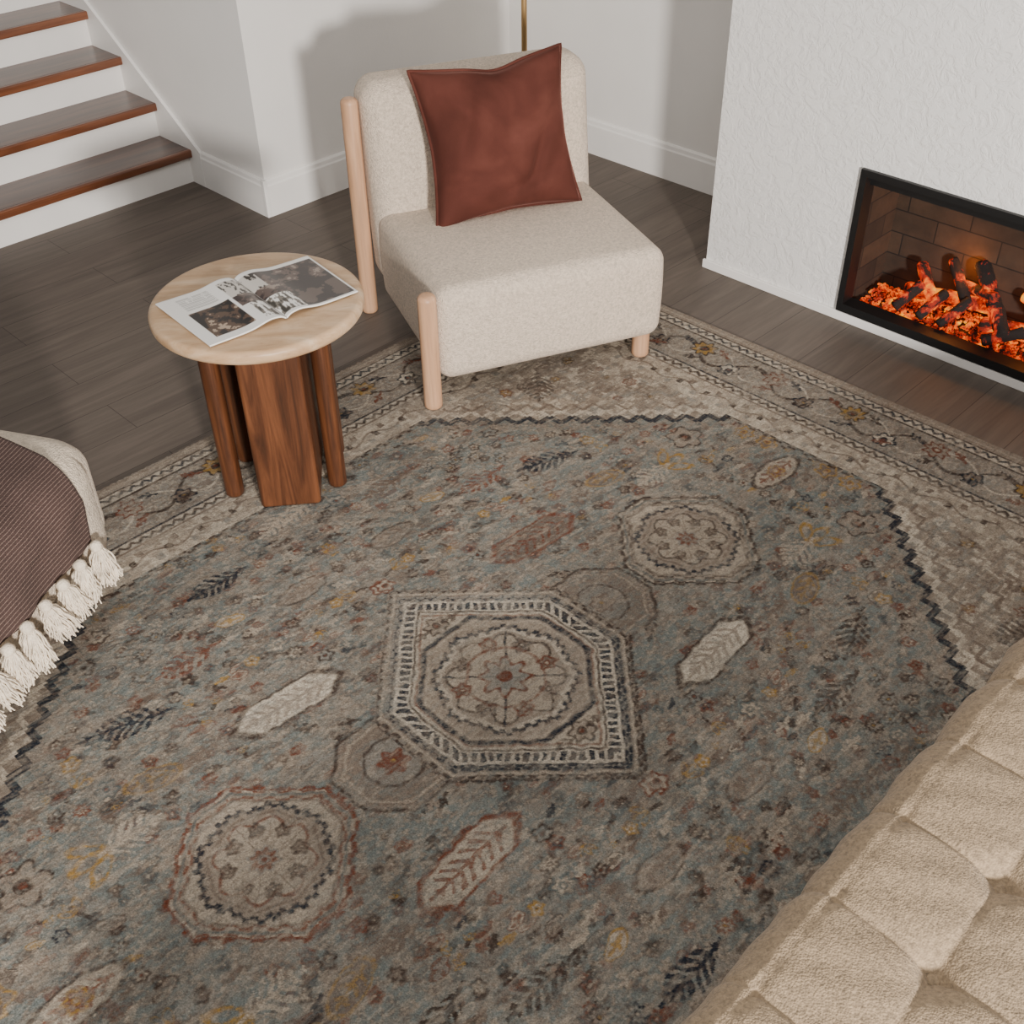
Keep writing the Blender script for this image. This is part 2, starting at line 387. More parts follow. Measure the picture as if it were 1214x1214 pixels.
for sx in (-1,1):
    for sy in (-1,1):
        rustf = (sx*sy<0)
        cf=CRM if sx*sy>0 else (BEI if sx>0 else BRN)
        leaf(sx*.32,sy*.43,.135,math.pi/2+sx*.08,cf,DBR if not rustf else RUST,TAU if sx*sy>0 else RUST,.36,True)
        fern(sx*.54,sy*.73,.10,math.pi/2+sx*.3,NAV if sx<0 else DBR,.42,1.)
        fern(sx*.81,sy*.30,.09,math.pi/2,NAV if sy<0 else BRN,.42,1.)
        fern(sx*.62,sy*.52,.09,math.pi/2,RUST if sx<0 else DBR,.4,.8)
        tulip(sx*.26,sy*.95,.085,math.pi/2*sy,GOLD,1);fern(sx*.26,sy*.90,.07,math.pi/2*sy,BEI,.6,.9)
        leaf(sx*.62,sy*.16,.075,math.pi/2,TAU,DBR,BRN,.45,False,.8)
for sy in (-1,1): leaf(0,sy*1.17,.105,math.pi/2,BEI,DBR,RUST,.42);rosette(0,sy*1.17,.028,RUST,GOLD,BEI,6)
def octs(x,y,k=.78): return np.maximum(np.maximum(np.abs(x),np.abs(y)),(np.abs(x)+np.abs(y))*k)
for sy in (-1,1):
    sl,x,y=loc(0,sy*.365,.2);s=octs(x,y,.70);P(fill(s,.135),TAU,.7,.5,sl);P(fill(s,.12),BRN,.45,.4,sl);P(ring(s,.135,.007),DBR,.9,.5,sl);P(ring(s,.112,.005),BEI,.6,.4,sl)
    r_=np.hypot(x,y);th=np.arctan2(y,x);P(fill(r_,.075*(1+.12*np.cos(8*th))),GRY,.7,.4,sl);P(ring(r_,.07,.006),DBR,.8,.4,sl)
    rosette(0,sy*.365,.036,TAU if sy>0 else RUST,RUST if sy<0 else BRN,GOLD,6)
    oc=RUST if sy<0 else DBR
    sl,x,y=loc(0,sy*.73,.34);dd=np.abs(x)+np.abs(y);s=np.maximum(dd*.86,np.maximum(np.abs(x),np.abs(y))*1.06)
    jag=.004*np.sign(np.sin(x*160)+np.sin(y*160))
    P(fill(s,.222),BEI,.9,.75,sl);P(fill(s,.215),TAU,.6,.6,sl);P(ring(s+jag,.224,.010),oc,1,.8,sl);P(ring(s,.208,.006),BLUE*.7,.8,.5,sl);P(ring(s+jag,.194,.007),oc if sy<0 else DBR,.8,.6,sl)
    P(fill(s,.188),BEI,.8,.6,sl);P(ring(s,.186,.005),DBR,.5,.4,sl)
    r_=np.hypot(x,y);th=np.arctan2(y,x);e=.140*(1+.03*np.cos(8*th))
    P(fill(r_,e),TAU,.8,.6,sl);P(ring(r_+.004*np.sign(np.sin(th*30)),e,.009),NAV,1,.75,sl);P(ring(r_,e*.86,.005),BRN,.7,.4,sl)
    e2=.11*(.78+.22*np.abs(np.cos(4*th)));P(fill(r_,e2),BEI,.8,.5,sl);P(ring(r_,e2,.006),RUST if sy<0 else DBR,.8,.5,sl);
    P((np.abs(np.sin(4*th))*r_<.004)&(r_<.12),BRN,.7,.4,sl)
    for kk in range(8): rosette(.078*math.cos(kk*math.pi/4+.39),sy*.73+.078*math.sin(kk*math.pi/4+.39),.018,BRN,DBR,BEI,5,0,.7)
    rosette(0,sy*.73,.035,RUST,GRY,RUST,8)
sl,x,y=loc(0,0,.52);ax,ay=np.abs(x),np.abs(y);dd=ax+ay
s=np.maximum(dd,ay*1.40)*1.055;jag=.007*np.sign(np.sin((x+y)*150)+np.sin((x-y)*150))
P(fill(s,.475),TAU,.7,.6,sl);P(ring(s+jag,.468,.011),DBR,.95,.65,sl);P(ring(s,.448,.008),BEI,.8,.5,sl)
P(fill(s,.435),GRY,.7,.6,sl);P(ring(s+jag,.422,.011),NAV,.95,.65,sl)
P(fill(s,.406),CRM,.8,.75,sl)
bars=(((x-y)/.030)%1<.62); bars2=(((x+y)/.030)%1<.62)
bb=np.where(x*y>0,bars,bars2)
P(((s>.356)&(s<.394)&bb),NAV,1,.8,sl);P(ring(s,.345,.007),DBR,.9,.6,sl)
P(fill(s,.335),BEI,.9,.7,sl);P(ring(s,.325,.006),RUST,.7,.5,sl)
for (a,b_) in ((.25,0),(-.25,0)):
    rosette(a,b_,.035,TAU,DBR,RUST,6,0,.8);fern(a,b_+.05,.03,1.57,DBR,.5,.7);fern(a,b_-.05,.03,1.57,DBR,.5,.7)
o8=octs(x,y,.72);P(fill(o8,.208),TAU,.8,.6,sl);P(ring(o8,.212,.010),NAV,1,.7,sl);P(ring(o8,.198,.005),BEI,.6,.5,sl)
r_=np.hypot(x,y);th=np.arctan2(y,x);e=.172*(1+.035*np.cos(8*th));P(fill(r_,e),CRM,.6,.6,sl);P(ring(r_+.004*np.sign(np.sin(th*36)),e,.009),NAV,.95,.65,sl);P(fill(r_,e-.018),BRN,.6,.5,sl)
e=.15*(.70+.30*np.abs(np.cos(4*th)));P(fill(r_,e),BEI,.8,.6,sl);P(ring(r_,e,.006),DBR,.9,.6,sl)
for kk in range(8): rosette(.115*math.cos(kk*math.pi/4+.39),.115*math.sin(kk*math.pi/4+.39),.024,BRN,RUST if kk%2 else DBR,BEI,5,0,.85)
P((np.abs(np.sin(2*th+math.pi/2))*r_<.007)&(r_<.16),NAV,.9,.6,sl)
e=.055*(1+.2*np.cos(8*th));P(fill(r_,e),GRY,.9,.6,sl);P(ring(r_,e,.008),RUST,1,.7,sl);P(fill(r_,.02),RUST,1,.8,sl);P(ring(r_,.1,.006),RUST,.7,.5,sl)
# spandrels
sp=((sd>=1.58)|(D<.44)).astype(float)
band=vnoise((ny,nx),60,74,71,3)
m_=np.clip(sp,0,1)[...,None];C=C*(1-m_*.85)+TAU*m_*.85
P(sp,BEI,.7,.6)
P(sp*(band>.52),TAU,.8,.5);P(sp*(band<.36),GRY,.8,.5);P(sp*(wB>.6),CRM,.7,.5);P(sp*(wB<.40),BRN,.5,.5)
nf=D>.44
def outline(th,px,col,st,keep=.8):
    m=sd<th; e=np.zeros_like(m)
    for k_ in (1,max(1,px//2),px):
        for a_ in (0,1): e|=(np.roll(m,k_,a_)!=m)|(np.roll(m,-k_,a_)!=m)
    P(e&nf,col,st,keep)
outline(1.53,2,TAU,.6);outline(1.638,3,CRM,.9);outline(1.586,4,NAV,1.,.9);outline(1.69,2,BRN,.8);outline(1.80,3,GRY,.7);outline(1.85,2,BRN,.6)
fr=((D>.44)&(sd<1.58)).astype(float)
P(ring(D,.448+.006*np.sign(np.sin(T*130)),.008)*fr,DBR,1,.6);P(ring(D,.43,.006)*(sd<1.63),BRN,.8,.5)
for sx in(-1,1):
    for sy in(-1,1):
        for (a,b_,R) in ((.86,1.02,.09),(.72,1.17,.08),(.9,.86,.07),(.80,1.20,.05),(.58,1.23,.05),(.93,1.15,.05),(.93,1.25,.04)):
            fern(sx*a,sy*b_,R,math.atan2(sy,sx),[DBR,GRY,BRN][int(R*1000)%3],.6,.7)
        for i in range(26):
            a=rf.uniform(.5,.96);b_=rf.uniform(.7,1.29)
            if a+b_>1.72: rosette(sx*a,sy*b_,rf.uniform(.012,.024),rf.choice([GRY,BRN,GOLD,TAU]),rf.choice([DBR,BRN,RUST]),CRM,6,0,.7)
# borders
P((D<.44)&(D>.325),BEI,.8,.7);P((D<.44)&(D>.325)&(wB>.52),CRM,.6,.6)
P(ring(D,.385+.016*np.sin(T*2*math.pi/.16),.006),BRN,.9,.5)
for i in range(3): P((D<.44)&(D>.33)&(np.abs(((T/.11+.33*i)%1)-.5)<.09)&(np.abs(D-.36-.025*i)<.012),[BRN,DBR,GRY][i],.9,.5)
P((D<.325)&(D>.29),CRM,.8,.6);tri=np.abs(((T/.036)%1)-.5)*2
P(ring(D,.298+.016*tri,.010),DBR,1,.85);P(ring(D,.325,.006),BRN,.9,.6);P(ring(D,.284,.006),NAV,1,.7)
P((D<.28)&(D>.09),GRY,.8,.8);P((D<.28)&(D>.09)&(wB<.45),TAU,.7,.6);P((D<.28)&(D>.09)&(wC>.6),BEI,.6,.6);P((D<.28)&(D>.09)&(wB>.6),BRN,.6,.6)
P(ring(D,.185+.05*np.sin(T*2*math.pi/.3),.010),DBR,1,.7)
P(ring(D,.185-.05*np.sin(T*2*math.pi/.3),.006),CRM,.8,.6)
P((D<.09)&(D>.055),CRM,.8,.7);P(ring(D,.062+.018*tri,.010),NAV,1,.85);P(ring(D,.095,.006),DBR,1,.7);P(ring(D,.05,.006),DBR,1,.7)
P((D<.048),TAU,.9,.8);P(ring(D,.03,.006),BEI,.6,.6)
def along(n_,hl,off,fn):
    for i in range(-n_,n_+1):
        t=i*off
        if abs(t)<hl-.1: fn(t,i)
def bros(x,y,i):
    c=[(GOLD,DBR,RUST),(CRM,NAV,RUST),(TAU,RUST,BEI),(BRN,NAV,GOLD)][i%4]; rosette(x,y,[.047,.038,.044,.036][i%4],*c,[8,6][i%2],0,1.2)
for s_ in(-1,1):
    along(14,HY-.1,.15,lambda t,i:bros(s_*(HX-.185+.03*(-1)**i),t,i)); along(14,HX-.1,.15,lambda t,i:bros(t,s_*(HY-.185+.03*(-1)**i),i))
    along(30,HY-.14,.075,lambda t,i:fern(s_*(HX-.185-.045*(-1)**i),t,.030,math.pi/2+.5*(-1)**i,[NAV,DBR,RUST][i%3],.5,1))
    along(30,HX-.14,.075,lambda t,i:fern(t,s_*(HY-.185-.045*(-1)**i),.030,.5*(-1)**i,[NAV,DBR,RUST][i%3],.5,1))
def spread2(m,col,k):
    global C
    m=np.clip(m,0,1)[...,None]; C=C*(1-m*k)+col*m*k
spread2((streak+.25*fine-.68)*6,BLUE*.8,.35)
spread2((streak2*.5+streak*.6-.62)*6,TAU,.28)
spread2((vnoise((ny,nx),380,240,77,2)-.60)*8,BRN,.36)
spread2((vnoise((ny,nx),300,150,87,2)-.62)*8,BEI,.36)
C*=(.80+.38*vnoise((ny,nx),14,18,91,3))[...,None]
C*=(.68+.32*streak+.30*fine)[...,None]
C*=.90
Dg=np.minimum(HX-np.abs(X0),HY-np.abs(Y0))
zz=.0095+.0012*wC+.0008*fine
edge=np.clip(Dg/.006,0,1);zz=zz*edge+.001*(1-edge)
xw=X0+CX;yw=Y0+CY
xw=xw+ (np.abs(X0)>HX-.012)*.002*np.sin(Y0*260)
V=np.stack([xw,yw,zz],-1).reshape(-1,3).astype(np.float32)
idx=np.arange(nx*ny).reshape(ny,nx)
Fq=np.stack([idx[:-1,:-1],idx[:-1,1:],idx[1:,1:],idx[1:,:-1]],-1).reshape(-1,4)
def gridmesh(name,V,Fq,colors):
    me=bpy.data.meshes.new(name);me.vertices.add(len(V));me.vertices.foreach_set('co',V.ravel())
    me.loops.add(Fq.size);me.loops.foreach_set('vertex_index',Fq.ravel().astype(np.int32))
    me.polygons.add(len(Fq));me.polygons.foreach_set('loop_start',np.arange(0,Fq.size,4,dtype=np.int32))
    me.update(calc_edges=True)
    at=me.color_attributes.new('pattern','FLOAT_COLOR','POINT')
    c4=np.ones((len(V),4),np.float32);c4[:,:3]=colors.reshape(-1,3);at.data.foreach_set('color',c4.ravel())
    o=bpy.data.objects.new(name,me);COL.objects.link(o);return o
rug=gridmesh('area_rug',V,Fq,np.clip(C,0,1))
m=M('rug_pile');a=m.n('ShaderNodeAttribute');a.attribute_name='pattern';v=m.coord()
f=m.noise(v,330,3,.7);c=m.mix(a.outputs['Color'],m.ramp(f,[(.3,(.5,.5,.5,1)),(.68,(1.35,1.35,1.35,1))]),.85,'MULTIPLY')
m.col(c);m.set(Roughness=1.);m.b.inputs['Specular IOR Level'].default_value=.08;m.bump(f,.6,.003);rug.data.materials.append(m.m)

# ---------------------------------------------------------------- lounge chair
ch=empty('lounge_chair',(-2.387,2.064,0),math.atan2(.914,.405))
def seatdef(A,c,h):
    x=(A[:,0]-c[0])/h[0];y=(A[:,1]-c[1])/h[1];z=(A[:,2]-c[2])/h[2]
    A[:,2]+=np.where(z>0,.018*(1-x**2)*(1-y**2)*z,0)
    A[:,1]-=np.where(y<0,.012*(1-x**2)*(1-z**2)*(-y),0)
    A[:,0]+=x*.008*(1-z**2)
    return A
rbox('seat_cushion',0,.80,0,.68,.095,.425,.05,cream,ch,deform=seatdef)
def backdef(A,c,h):
    x=(A[:,0]-c[0])/h[0];y=(A[:,1]-c[1])/h[1];z=(A[:,2]-c[2])/h[2]
    A[:,1]-=np.where(y<0,.02*(1-x**2)*(1-z**2)*(-y),0)
    A[:,1]+=(A[:,2]-.3)*.14
    return A
rbox('backrest',-.01,.82,.60,.80,.14,.85,.075,cream,ch,deform=backdef)
post('front_leg_left',-.032,.015,.0125,.424,.030,oak,ch)
post('front_leg_right',.745,.05,.0125,.16,.030,oak,ch)
post('back_leg_left',-.042,.745,0,.80,.030,oak,ch)
post('back_leg_right',.78,.745,0,.30,.030,oak,ch)
def pillow():
    n=64;V=[];F=[];SX=.26;SZ=.25
    g=np.linspace(-1,1,n)
    for sg in (1,-1):
        for i in range(n):
            for j in range(n):
                u_,v_=g[i],g[j]
                px=SX*u_*(1-.10*(1-v_**2)+.03*abs(u_*v_));pz=SZ*v_*(1-.085*(1-u_**2)+.03*abs(u_*v_))
                pz-=.016*math.exp(-((u_-.1)/.3)**2)*max(0,v_)
                t=(max(0,(1-u_**2))*max(0,(1-v_**2)))**.42
                wr=.010*math.sin(7*u_+5*v_+2)*t*(.4+abs(u_*v_))+.008*math.sin(11*v_-6*u_)*t*abs(u_)
                wr-=.024*math.exp(-((u_-.55-.45*v_)/.09)**2)*math.exp(-((v_+.35)/.4)**2)*t
                wr-=.022*math.exp(-((u_+.62-.3*v_)/.10)**2)*math.exp(-((v_-.5)/.4)**2)*t
                wr-=.018*math.exp(-((v_+.7-.3*u_)/.10)**2)*math.exp(-((u_-.3)/.5)**2)*t
                V.append((px,-sg*((.125 if sg>0 else .09)*t+wr+.002),pz))
        k=0 if sg==1 else n*n
        for i in range(n-1):
            for j in range(n-1): F.append((k+i*n+j,k+(i+1)*n+j,k+(i+1)*n+j+1,k+i*n+j+1))
    rim=[(i,0) for i in range(n)]+[(n-1,j) for j in range(1,n)]+[(i,n-1) for i in range(n-2,-1,-1)]+[(0,j) for j in range(n-2,0,-1)]
    for q in range(len(rim)):
        a=rim[q];b_=rim[(q+1)%len(rim)];A=a[0]*n+a[1];B=b_[0]*n+b_[1];F.append((A,B,B+n*n,A+n*n))
    m=M('velvet_rust');v=m.coord();f=m.noise(v,6,3,.5,.5);f2=m.noise(v,160,3,.6)
    m.col(m.ramp(f,[(.3,(74,42,36)),(.5,(86,49,42)),(.7,(98,58,50))]));m.set(Roughness=.9);m.b.inputs['Sheen Weight'].default_value=.8
    m.b.inputs['Sheen Tint'].default_value=L4((210,158,145));m.b.inputs['Sheen Roughness'].default_value=.25;m.b.inputs['Specular IOR Level'].default_value=.05
    m.bump(f2,.25,.002)
    o=obj('throw_pillow',V,F,m.m)
    cu=bpy.data.curves.new('piping','CURVE');cu.dimensions='3D';cu.bevel_depth=.0055;s_=cu.splines.new('POLY');s_.points.add(len(rim)-1);s_.use_cyclic_u=True
    for q,(i,j) in enumerate(rim): p=V[i*n+j];s_.points[q].co=(p[0]*1.01,0,p[2]*1.01,1)
    cu.materials.append(m.m);oc=bpy.data.objects.new('piping',cu);COL.objects.link(oc);oc.parent=o
    return o
pw=pillow()
R=Matrix.Translation((-2.387,2.064,0))@Matrix.Rotation(math.atan2(.914,.405),4,'Z')
pw.matrix_world=R@Matrix.Translation((.408,.525,.668))@Matrix.Rotation(math.radians(-18),4,'X')@Matrix.Rotation(math.radians(-2),4,'Y')

# ---------------------------------------------------------------- side table
tb=empty('side_table',(-2.472,1.482,.0),math.atan2(.78,.63))
def m_trav():
    m=M('travertine');v=m.coord((1.2,5,5));f=m.noise(v,4,7,.62,.7);v2=m.coord((3,14,14));f2=m.noise(v2,9,5,.7)
    c=m.ramp(f,[(.28,(168,133,98)),(.5,(190,158,124)),(.72,(208,182,152))]);c=m.mix(c,m.ramp(f2,[(.3,(.72,.66,.6,1)),(.46,(1,1,1,1))]),.6,'MULTIPLY')
    m.col(c);m.set(Roughness=.45);m.bump(f2,.12,.002);return m.m
Rt=.293;zt=.608;th_=.040
pr=[(0.0001,zt-th_),(Rt-.02,zt-th_)]+[(Rt-.016+.016*math.cos(a),zt-.016-(th_-.032)*(a<0)+.016*math.sin(a)) for a in np.linspace(-math.pi/2,math.pi/2,12)]+[(0.0001,zt)]
lathe('tabletop',pr,m_trav(),tb,96)
rbox('center_panel',-.065,.110,-.175,.15,.013,zt-th_,.012,walnut,tb,n=8,k=4)
for i,(x,y) in enumerate(((-.148,-.085),(.158,-.075),(-.125,.09),(.150,.09))): post('leg_%d'%(i+1),x,y,.013,zt-th_,.028,walnut,tb,rt=.004)
mn,mm_=200,120
u_=np.linspace(0,1,mn);w_=np.linspace(0,1,mm_);U,W=np.meshgrid(u_,w_)
c00=np.array([-2.335,1.242]);c10=np.array([-2.287,1.69]);c01=np.array([-2.633,1.265]);c11=np.array([-2.562,1.727])
PX=(c00[0]*(1-U)+c10[0]*U)*(1-W)+(c01[0]*(1-U)+c11[0]*U)*W;PY=(c00[1]*(1-U)+c10[1]*U)*(1-W)+(c01[1]*(1-U)+c11[1]*U)*W
su=.5;dz=.012*np.exp(-((np.abs(U-su)-.09)/.10)**2)-.006*np.exp(-((U-su)/.02)**2)
PZ=zt+.004+np.clip(dz,0,1)+.002
K=np.ones((mm_,mn,3))*lin((226,223,218))
nA=vnoise((mm_,mn),14,9,5,4);nB=vnoise((mm_,mn),60,12,8,3)
def rect(u0,u1,w0,w1): return (U>u0)&(U<u1)&(W>w0)&(W<w1)
ph1=rect(.08,.34,.10,.62);K[ph1]=lin((84,66,54));K[ph1&(nA>.52)]=lin((36,32,30));K[ph1&(nA<.36)]=lin((170,150,130))
ph2=rect(.36,.985,.40,.93);K[ph2]=lin((92,78,72));K[ph2&(nA>.5)]=lin((58,48,46));K[ph2&(nA<.36)]=lin((140,126,116));K[ph2&(U<.6)&(W>.6)]=lin((196,190,182));K[ph2&(U<.6)&(W>.6)&(nB>.56)]=lin((52,46,42))
ph3=rect(.66,.985,.03,.93);K[ph3&(K.mean(-1)>.5)]=lin((86,74,68));K[ph3&(nA>.55)]=lin((48,42,42))
ph4=rect(.40,.66,.05,.42);K[ph4&(nB>.48)]=lin((120,114,106));K[ph4&(nB>.6)]=lin((60,56,50))
tx=rect(.10,.30,.68,.92)&(((W*46)%1)<.4)&(nB>.3);K[tx]=lin((150,148,145))
K[np.abs(U-su)<.006]=lin((150,146,142))
V=np.stack([PX,PY,PZ],-1).reshape(-1,3).astype(np.float32);idx=np.arange(mn*mm_).reshape(mm_,mn)
Fm=np.stack([idx[:-1,:-1],idx[:-1,1:],idx[1:,1:],idx[1:,:-1]],-1).reshape(-1,4)
mg=gridmesh('open_magazine',V,Fm,K);m=M('printed_page');a=m.n('ShaderNodeAttribute');a.attribute_name='pattern';m.col(a.outputs['Color']);m.set(Roughness=.32);mg.data.materials.append(m.m)
md=mg.modifiers.new('s','SOLIDIFY');md.thickness=.004;md.offset=1
for p in mg.data.polygons:p.use_smooth=True

# ---------------------------------------------------------------- floor lamp (behind chair)
fl_=empty('floor_lamp',(-3.52,3.62,0))
lathe('base',[(0.0001,0),(.13,0),(.135,.008),(.13,.02),(.02,.028),(.0001,.028)],brass,fl_,48)
lathe('pole',[(0.0001,.02),(.0125,.02),(.0125,1.55),(.0001,1.55)],brass,fl_,20)
lathe('shade',[(.17,1.42),(.13,1.70),(.127,1.70),(.167,1.42)],m_plain('lamp_shade',(222,210,190),.8),fl_,48)

# ---------------------------------------------------------------- ottoman + throw
OL=(-2.39,.94,0)
ot=empty('ottoman',OL,math.atan2(.49,.87))
RC=.17
def corner(x,y):
    a=x+RC;b_=y+RC
    ok=(a>0)&(b_>0);m=np.where(ok,np.maximum(a,b_)/np.maximum(np.hypot(a,b_),1e-6),1)
    w=np.where(ok,np.clip(np.maximum(a,b_)/RC,0,1),0);m=1-(1-m)*w
    return np.where(ok,a*m-RC,x),np.where(ok,b_*m-RC,y)
def otdef(A,c,h):
    x=(A[:,0]-c[0])/h[0];y=(A[:,1]-c[1])/h[1];z=(A[:,2]-c[2])/h[2]
    A[:,2]+=np.where(z>0,.012*(1-x**2)*(1-y**2)*z,0)
    A[:,0],A[:,1]=corner(A[:,0],A[:,1]);return A
rbox('upholstered_body',-.82,0,-.98,0.02,.12,.455,.085,cream2,ot,deform=otdef,n=34)
for i,(x,y) in enumerate(((-.16,-.16),(-.7,-.12),(-.16,-.86),(-.7,-.86))): post('leg_%d'%(i+1),x,y,.0 if x<-.5 else .0125,.18,.024,oak,ot)
tv=empty('throw_blanket',OL,math.atan2(.49,.87))
prof=[];R_=.09;HZ=.268
for x in np.linspace(-.80,-.085,60): prof.append((x,.460+.012*(1-((x+.41)/.41)**2),0,1))
for a in np.linspace(0,math.pi/2,14)[1:]: prof.append((-.085+R_*math.sin(a),.37+R_*math.cos(a),math.sin(a),math.cos(a)))
for z in np.linspace(.365,HZ,12): prof.append((.006+(.365-z)*.03,z,1,0))
prof=np.array(prof);npf=len(prof);ny2=110;V=[];F=[]
for i,(px,pz,nxx,nz) in enumerate(prof):
    e=np.interp(px,[-.8,-.42,-.29,-.1,.0],[-.03,-.05,-.075,-.125,-.165]) if px<.004 else -.165-.02*(.37-pz)/.13
    for j in range(ny2):
        y=e+(-.965-e)*j/(ny2-1)
        d=.003*math.sin(y*23+px*9)+.003*math.sin(y*47+2*px)*(i/npf)
        if pz<.37 and px>-.02: d+=.006*math.sin(y*38)
        V.append((px+nxx*(d+.006),y,pz+nz*(d+.006)))
for i in range(npf-1):
    for j in range(ny2-1): F.append((i*ny2+j,(i+1)*ny2+j,(i+1)*ny2+j+1,i*ny2+j+1))
m=M('knit_throw')
tc=m.n('ShaderNodeTexCoord');sp_=m.n('ShaderNodeSeparateXYZ');m.l(tc.outputs['Object'],sp_.inputs[0])
v=m.coord();nz_=m.noise(v,5,3,.5)
s1=m.n('ShaderNodeMath',operation='SUBTRACT');m.l(sp_.outputs[0],s1.inputs[0]);m.l(sp_.outputs[2],s1.inputs[1])
s2=m.n('ShaderNodeMath',operation='MULTIPLY_ADD');m.l(s1.outputs[0],s2.inputs[0]);s2.inputs[1].default_value=82;
s3=m.n('ShaderNodeMath',operation='MULTIPLY');m.l(nz_,s3.inputs[0]);s3.inputs[1].default_value=1.5;m.l(s3.outputs[0],s2.inputs[2])
fr_=m.n('ShaderNodeMath',operation='FRACT');m.l(s2.outputs[0],fr_.inputs[0])
kn=m.noise(v,260,3,.6)
c=m.ramp(fr_.outputs[0],[(.0,(74,55,50)),(.78,(74,55,50)),(.84,(132,111,101)),(.94,(132,111,101)),(1.,(74,55,50))])
c=m.mix(c,m.ramp(kn,[(.3,(.55,.55,.55,1)),(.65,(1.15,1.15,1.15,1))]),.85,'MULTIPLY');m.col(c);m.set(Roughness=1.);m.bump(kn,.8,.005)
blk=obj('blanket',V,F,m.m,tv);md=blk.modifiers.new('s','SOLIDIFY');md.thickness=.006;md.offset=-1
tas=m_plain('tassel_yarn',(222,207,186),.95,.08,60,.5,200)
V=[];F=[]
def tube(pts,r0,r1,na=5):
    k=len(V);n=len(pts)
    for i,p in enumerate(pts):
        r_=r0+(r1-r0)*i/(n-1)
        for j in range(na):
            a=2*math.pi*j/na;V.append((p[0]+r_*math.cos(a),p[1]+r_*math.sin(a),p[2]))
    for i in range(n-1):
        for j in range(na):F.append((k+i*na+j,k+i*na+(j+1)%na,k+(i+1)*na+(j+1)%na,k+(i+1)*na+j))
rt_=random.Random(3)
for q_ in range(11):
    y=-.195-.074*q_;x0_=.032;tl=rt_.uniform(-.02,.02);lean=rt_.uniform(.0,.02)
    k=len(V);ns_=8
    for i in range(ns_+1):
        a=math.pi*i/ns_
        for j in range(10):
            b_=2*math.pi*j/10;rr=.017*(1+.12*math.sin(3*b_+i));V.append((x0_+rr*math.sin(a)*math.cos(b_),y+rr*math.sin(a)*math.sin(b_),HZ-.003+.017*math.cos(a)))
    for i in range(ns_):
        for j in range(10):F.append((k+i*10+j,k+i*10+(j+1)%10,k+(i+1)*10+(j+1)%10,k+(i+1)*10+j))
    for t in range(150):
        a=rt_.random()*6.28;rr=math.sqrt(rt_.random());Ln=rt_.uniform(.07,.095);sx_=rr*math.cos(a);sy_=rr*math.sin(a);ph=rt_.random()*6
        tube([(x0_+sx_*(.010+.026*s**.55)+(.006+lean)*s+.003*math.sin(9*s+ph),y+sy_*(.010+.030*s**.55)+tl*s+.003*math.cos(8*s+ph),HZ-.008-Ln*s) for s in np.linspace(0,1,7)],.0028,.002)
obj('tassels',V,F,tas,tv)

# ---------------------------------------------------------------- tufted bench
bn=empty('tufted_bench',(0,0,0))
x0b,x1b,y0b,y1b,zt_=-.440,.62,-.1,2.72,.42
pf=[];Rb=.08
for z in np.linspace(.07,zt_-Rb,16): pf.append((x0b,z,-1,0))
for a in np.linspace(0,math.pi/2,18)[1:]: pf.append((x0b+Rb-Rb*math.cos(a),zt_-Rb+Rb*math.sin(a),-math.cos(a),math.sin(a)))
for x in np.linspace(x0b+Rb,x1b-Rb,150)[1:]: pf.append((x,zt_,0,1))
for a in np.linspace(0,math.pi/2,12)[1:]: pf.append((x1b-Rb+Rb*math.sin(a),zt_-Rb+Rb*math.cos(a),math.sin(a),math.cos(a)))
for z in np.linspace(zt_-Rb,.07,8)[1:]: pf.append((x1b,z,1,0))
pf=np.array(pf);ys_=np.linspace(y0b,y1b,620);V=[];F=[]
PT=.225;yph=1.115;xph=-.195
dy=np.abs(((ys_-yph)/PT+.5)%1-.5)*PT
for i,(px,pz,nxx,nz) in enumerate(pf):
    ontop=nz>.5 and (px>x0b+Rb*.7) and px<x1b-.06
    dx=abs(((px-xph)/PT+.5)%1-.5)*PT if ontop else .2
    sidef=1. if nz>.3 else max(0.15,(pz-.22)/(zt_-Rb-.22)) if pz>.22 else .15
    rr=np.hypot(dx,dy)
    nearb=np.exp(-(rr/.10)**2) if ontop else np.zeros_like(dy)
    py=.5+.5*nearb
    cr=(.005*np.exp(-dy/.03)+.006*np.exp(-(dy/.004)**2))*sidef*py+(.005*np.exp(-dx/.03)+.005*np.exp(-(dx/.004)**2))*(.35+.65*nearb)
    cr=np.minimum(cr,.016)+.024*np.exp(-(rr/.036)**2)
    bul=.006*np.sqrt(np.clip(np.minimum(dy,min(dx,PT/2))/(PT/2),0,1)) if dx<.19 else .007*np.sqrt(np.clip(dy/(PT/2),0,1))
    wob=.0018*np.sin(ys_*31+px*17)+.0012*np.sin(ys_*67-px*41)
    for j,y in enumerate(ys_):
        d=bul[j]*sidef-cr[j]+wob[j]*sidef
        ef=min(1,(y-y0b)/.05,(y1b-y)/.05);ef=max(ef,0);rd=(1-math.sqrt(max(0,1-(1-ef)**2)))*.05
        V.append((px+nxx*(d-rd),y,pz+nz*(d-rd)))
m_=len(ys_)
for i in range(len(pf)-1):
    for j in range(m_-1):F.append((i*m_+j,i*m_+j+1,(i+1)*m_+j+1,(i+1)*m_+j))
F.append(tuple(i*m_ for i in range(len(pf))));F.append(tuple(i*m_+m_-1 for i in range(len(pf)))[::-1])
obj('tufted_cushion',V,F,linen,bn)
xb=xph;bp=[]
while xb<x1b-.08:
    yb=yph-PT*5
    while yb<y1b-.05:
        if yb>y0b+.06: bp.append((xb,yb))
        yb+=PT
    xb+=PT
V=[];F=[]
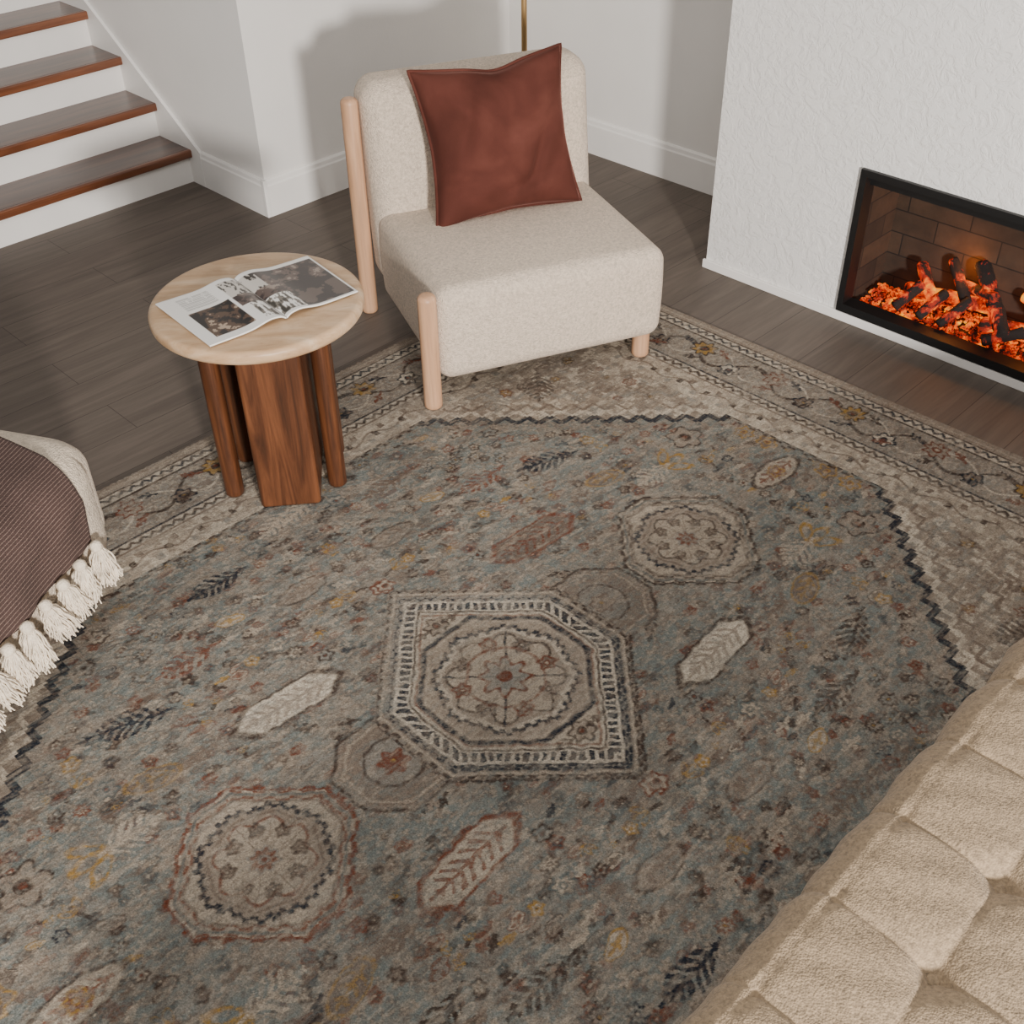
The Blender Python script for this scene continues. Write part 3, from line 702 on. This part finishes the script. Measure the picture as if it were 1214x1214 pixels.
for (bx,by) in bp:
    k=len(V)
    for i in range(5):
        a=math.pi/2*i/4
        for j in range(14):
            b_=2*math.pi*j/14;V.append((bx+.0145*math.cos(a)*math.cos(b_),by+.0145*math.cos(a)*math.sin(b_),zt_-.037+.009*math.sin(a)))
    for i in range(4):
        for j in range(14):F.append((k+i*14+j,k+i*14+(j+1)%14,k+(i+1)*14+(j+1)%14,k+(i+1)*14+j))
obj('tuft_buttons',V,F,linen,bn)
boxes('base_frame',[(x0b+.03,x1b-.03,y0b+.05,y1b-.05,.05,.09)],oak,bn)
for i,(x,y) in enumerate(((x0b+.1,y0b+.12),(x1b-.1,y0b+.12),(x0b+.1,y1b-.12),(x1b-.1,y1b-.12))): post('foot_%d'%(i+1),x,y,.0125 if x<0 else 0,.06,.025,oak,bn,rt=.004)

# ---------------------------------------------------------------- lights
def area(name,loc,tgt,size,en,col):
    ld=bpy.data.lights.new(name,'AREA');ld.shape='DISK';ld.size=size;ld.energy=en;ld.color=col
    o=bpy.data.objects.new(name,ld);COL.objects.link(o);o.location=loc
    o.rotation_euler=(Vector(tgt)-Vector(loc)).to_track_quat('-Z','Y').to_euler();return o
area('key_light',(3.3,-1.1,1.75),(-2.6,2.6,.5),.5,660,(1,.945,.885))
area('overhead_fill',(-.6,.2,3.4),(-1.6,1.6,0),2.2,66,(1,.965,.92))  # added soft fill from above for the rug; no real fixture there
w=bpy.data.worlds.new('world');bpy.context.scene.world=w;w.use_nodes=True
w.node_tree.nodes['Background'].inputs[0].default_value=(1,.975,.945,1);w.node_tree.nodes['Background'].inputs[1].default_value=.34

# ---------------------------------------------------------------- camera
d=Vector((-.5518,.5483,-.6284)).normalized();r=Vector((.7123,.7017,-.0132));r=(r-d*r.dot(d)).normalized();u=r.cross(d)
cam=bpy.data.cameras.new('camera');co=bpy.data.objects.new('camera',cam);COL.objects.link(co)
Mx=Matrix((r,u,-d)).transposed().to_4x4();Mx.translation=(0,0,2.1);co.matrix_world=Mx
cam.sensor_width=36;cam.lens=1345.3/1214*36;cam.clip_start=.05
bpy.context.scene.camera=co
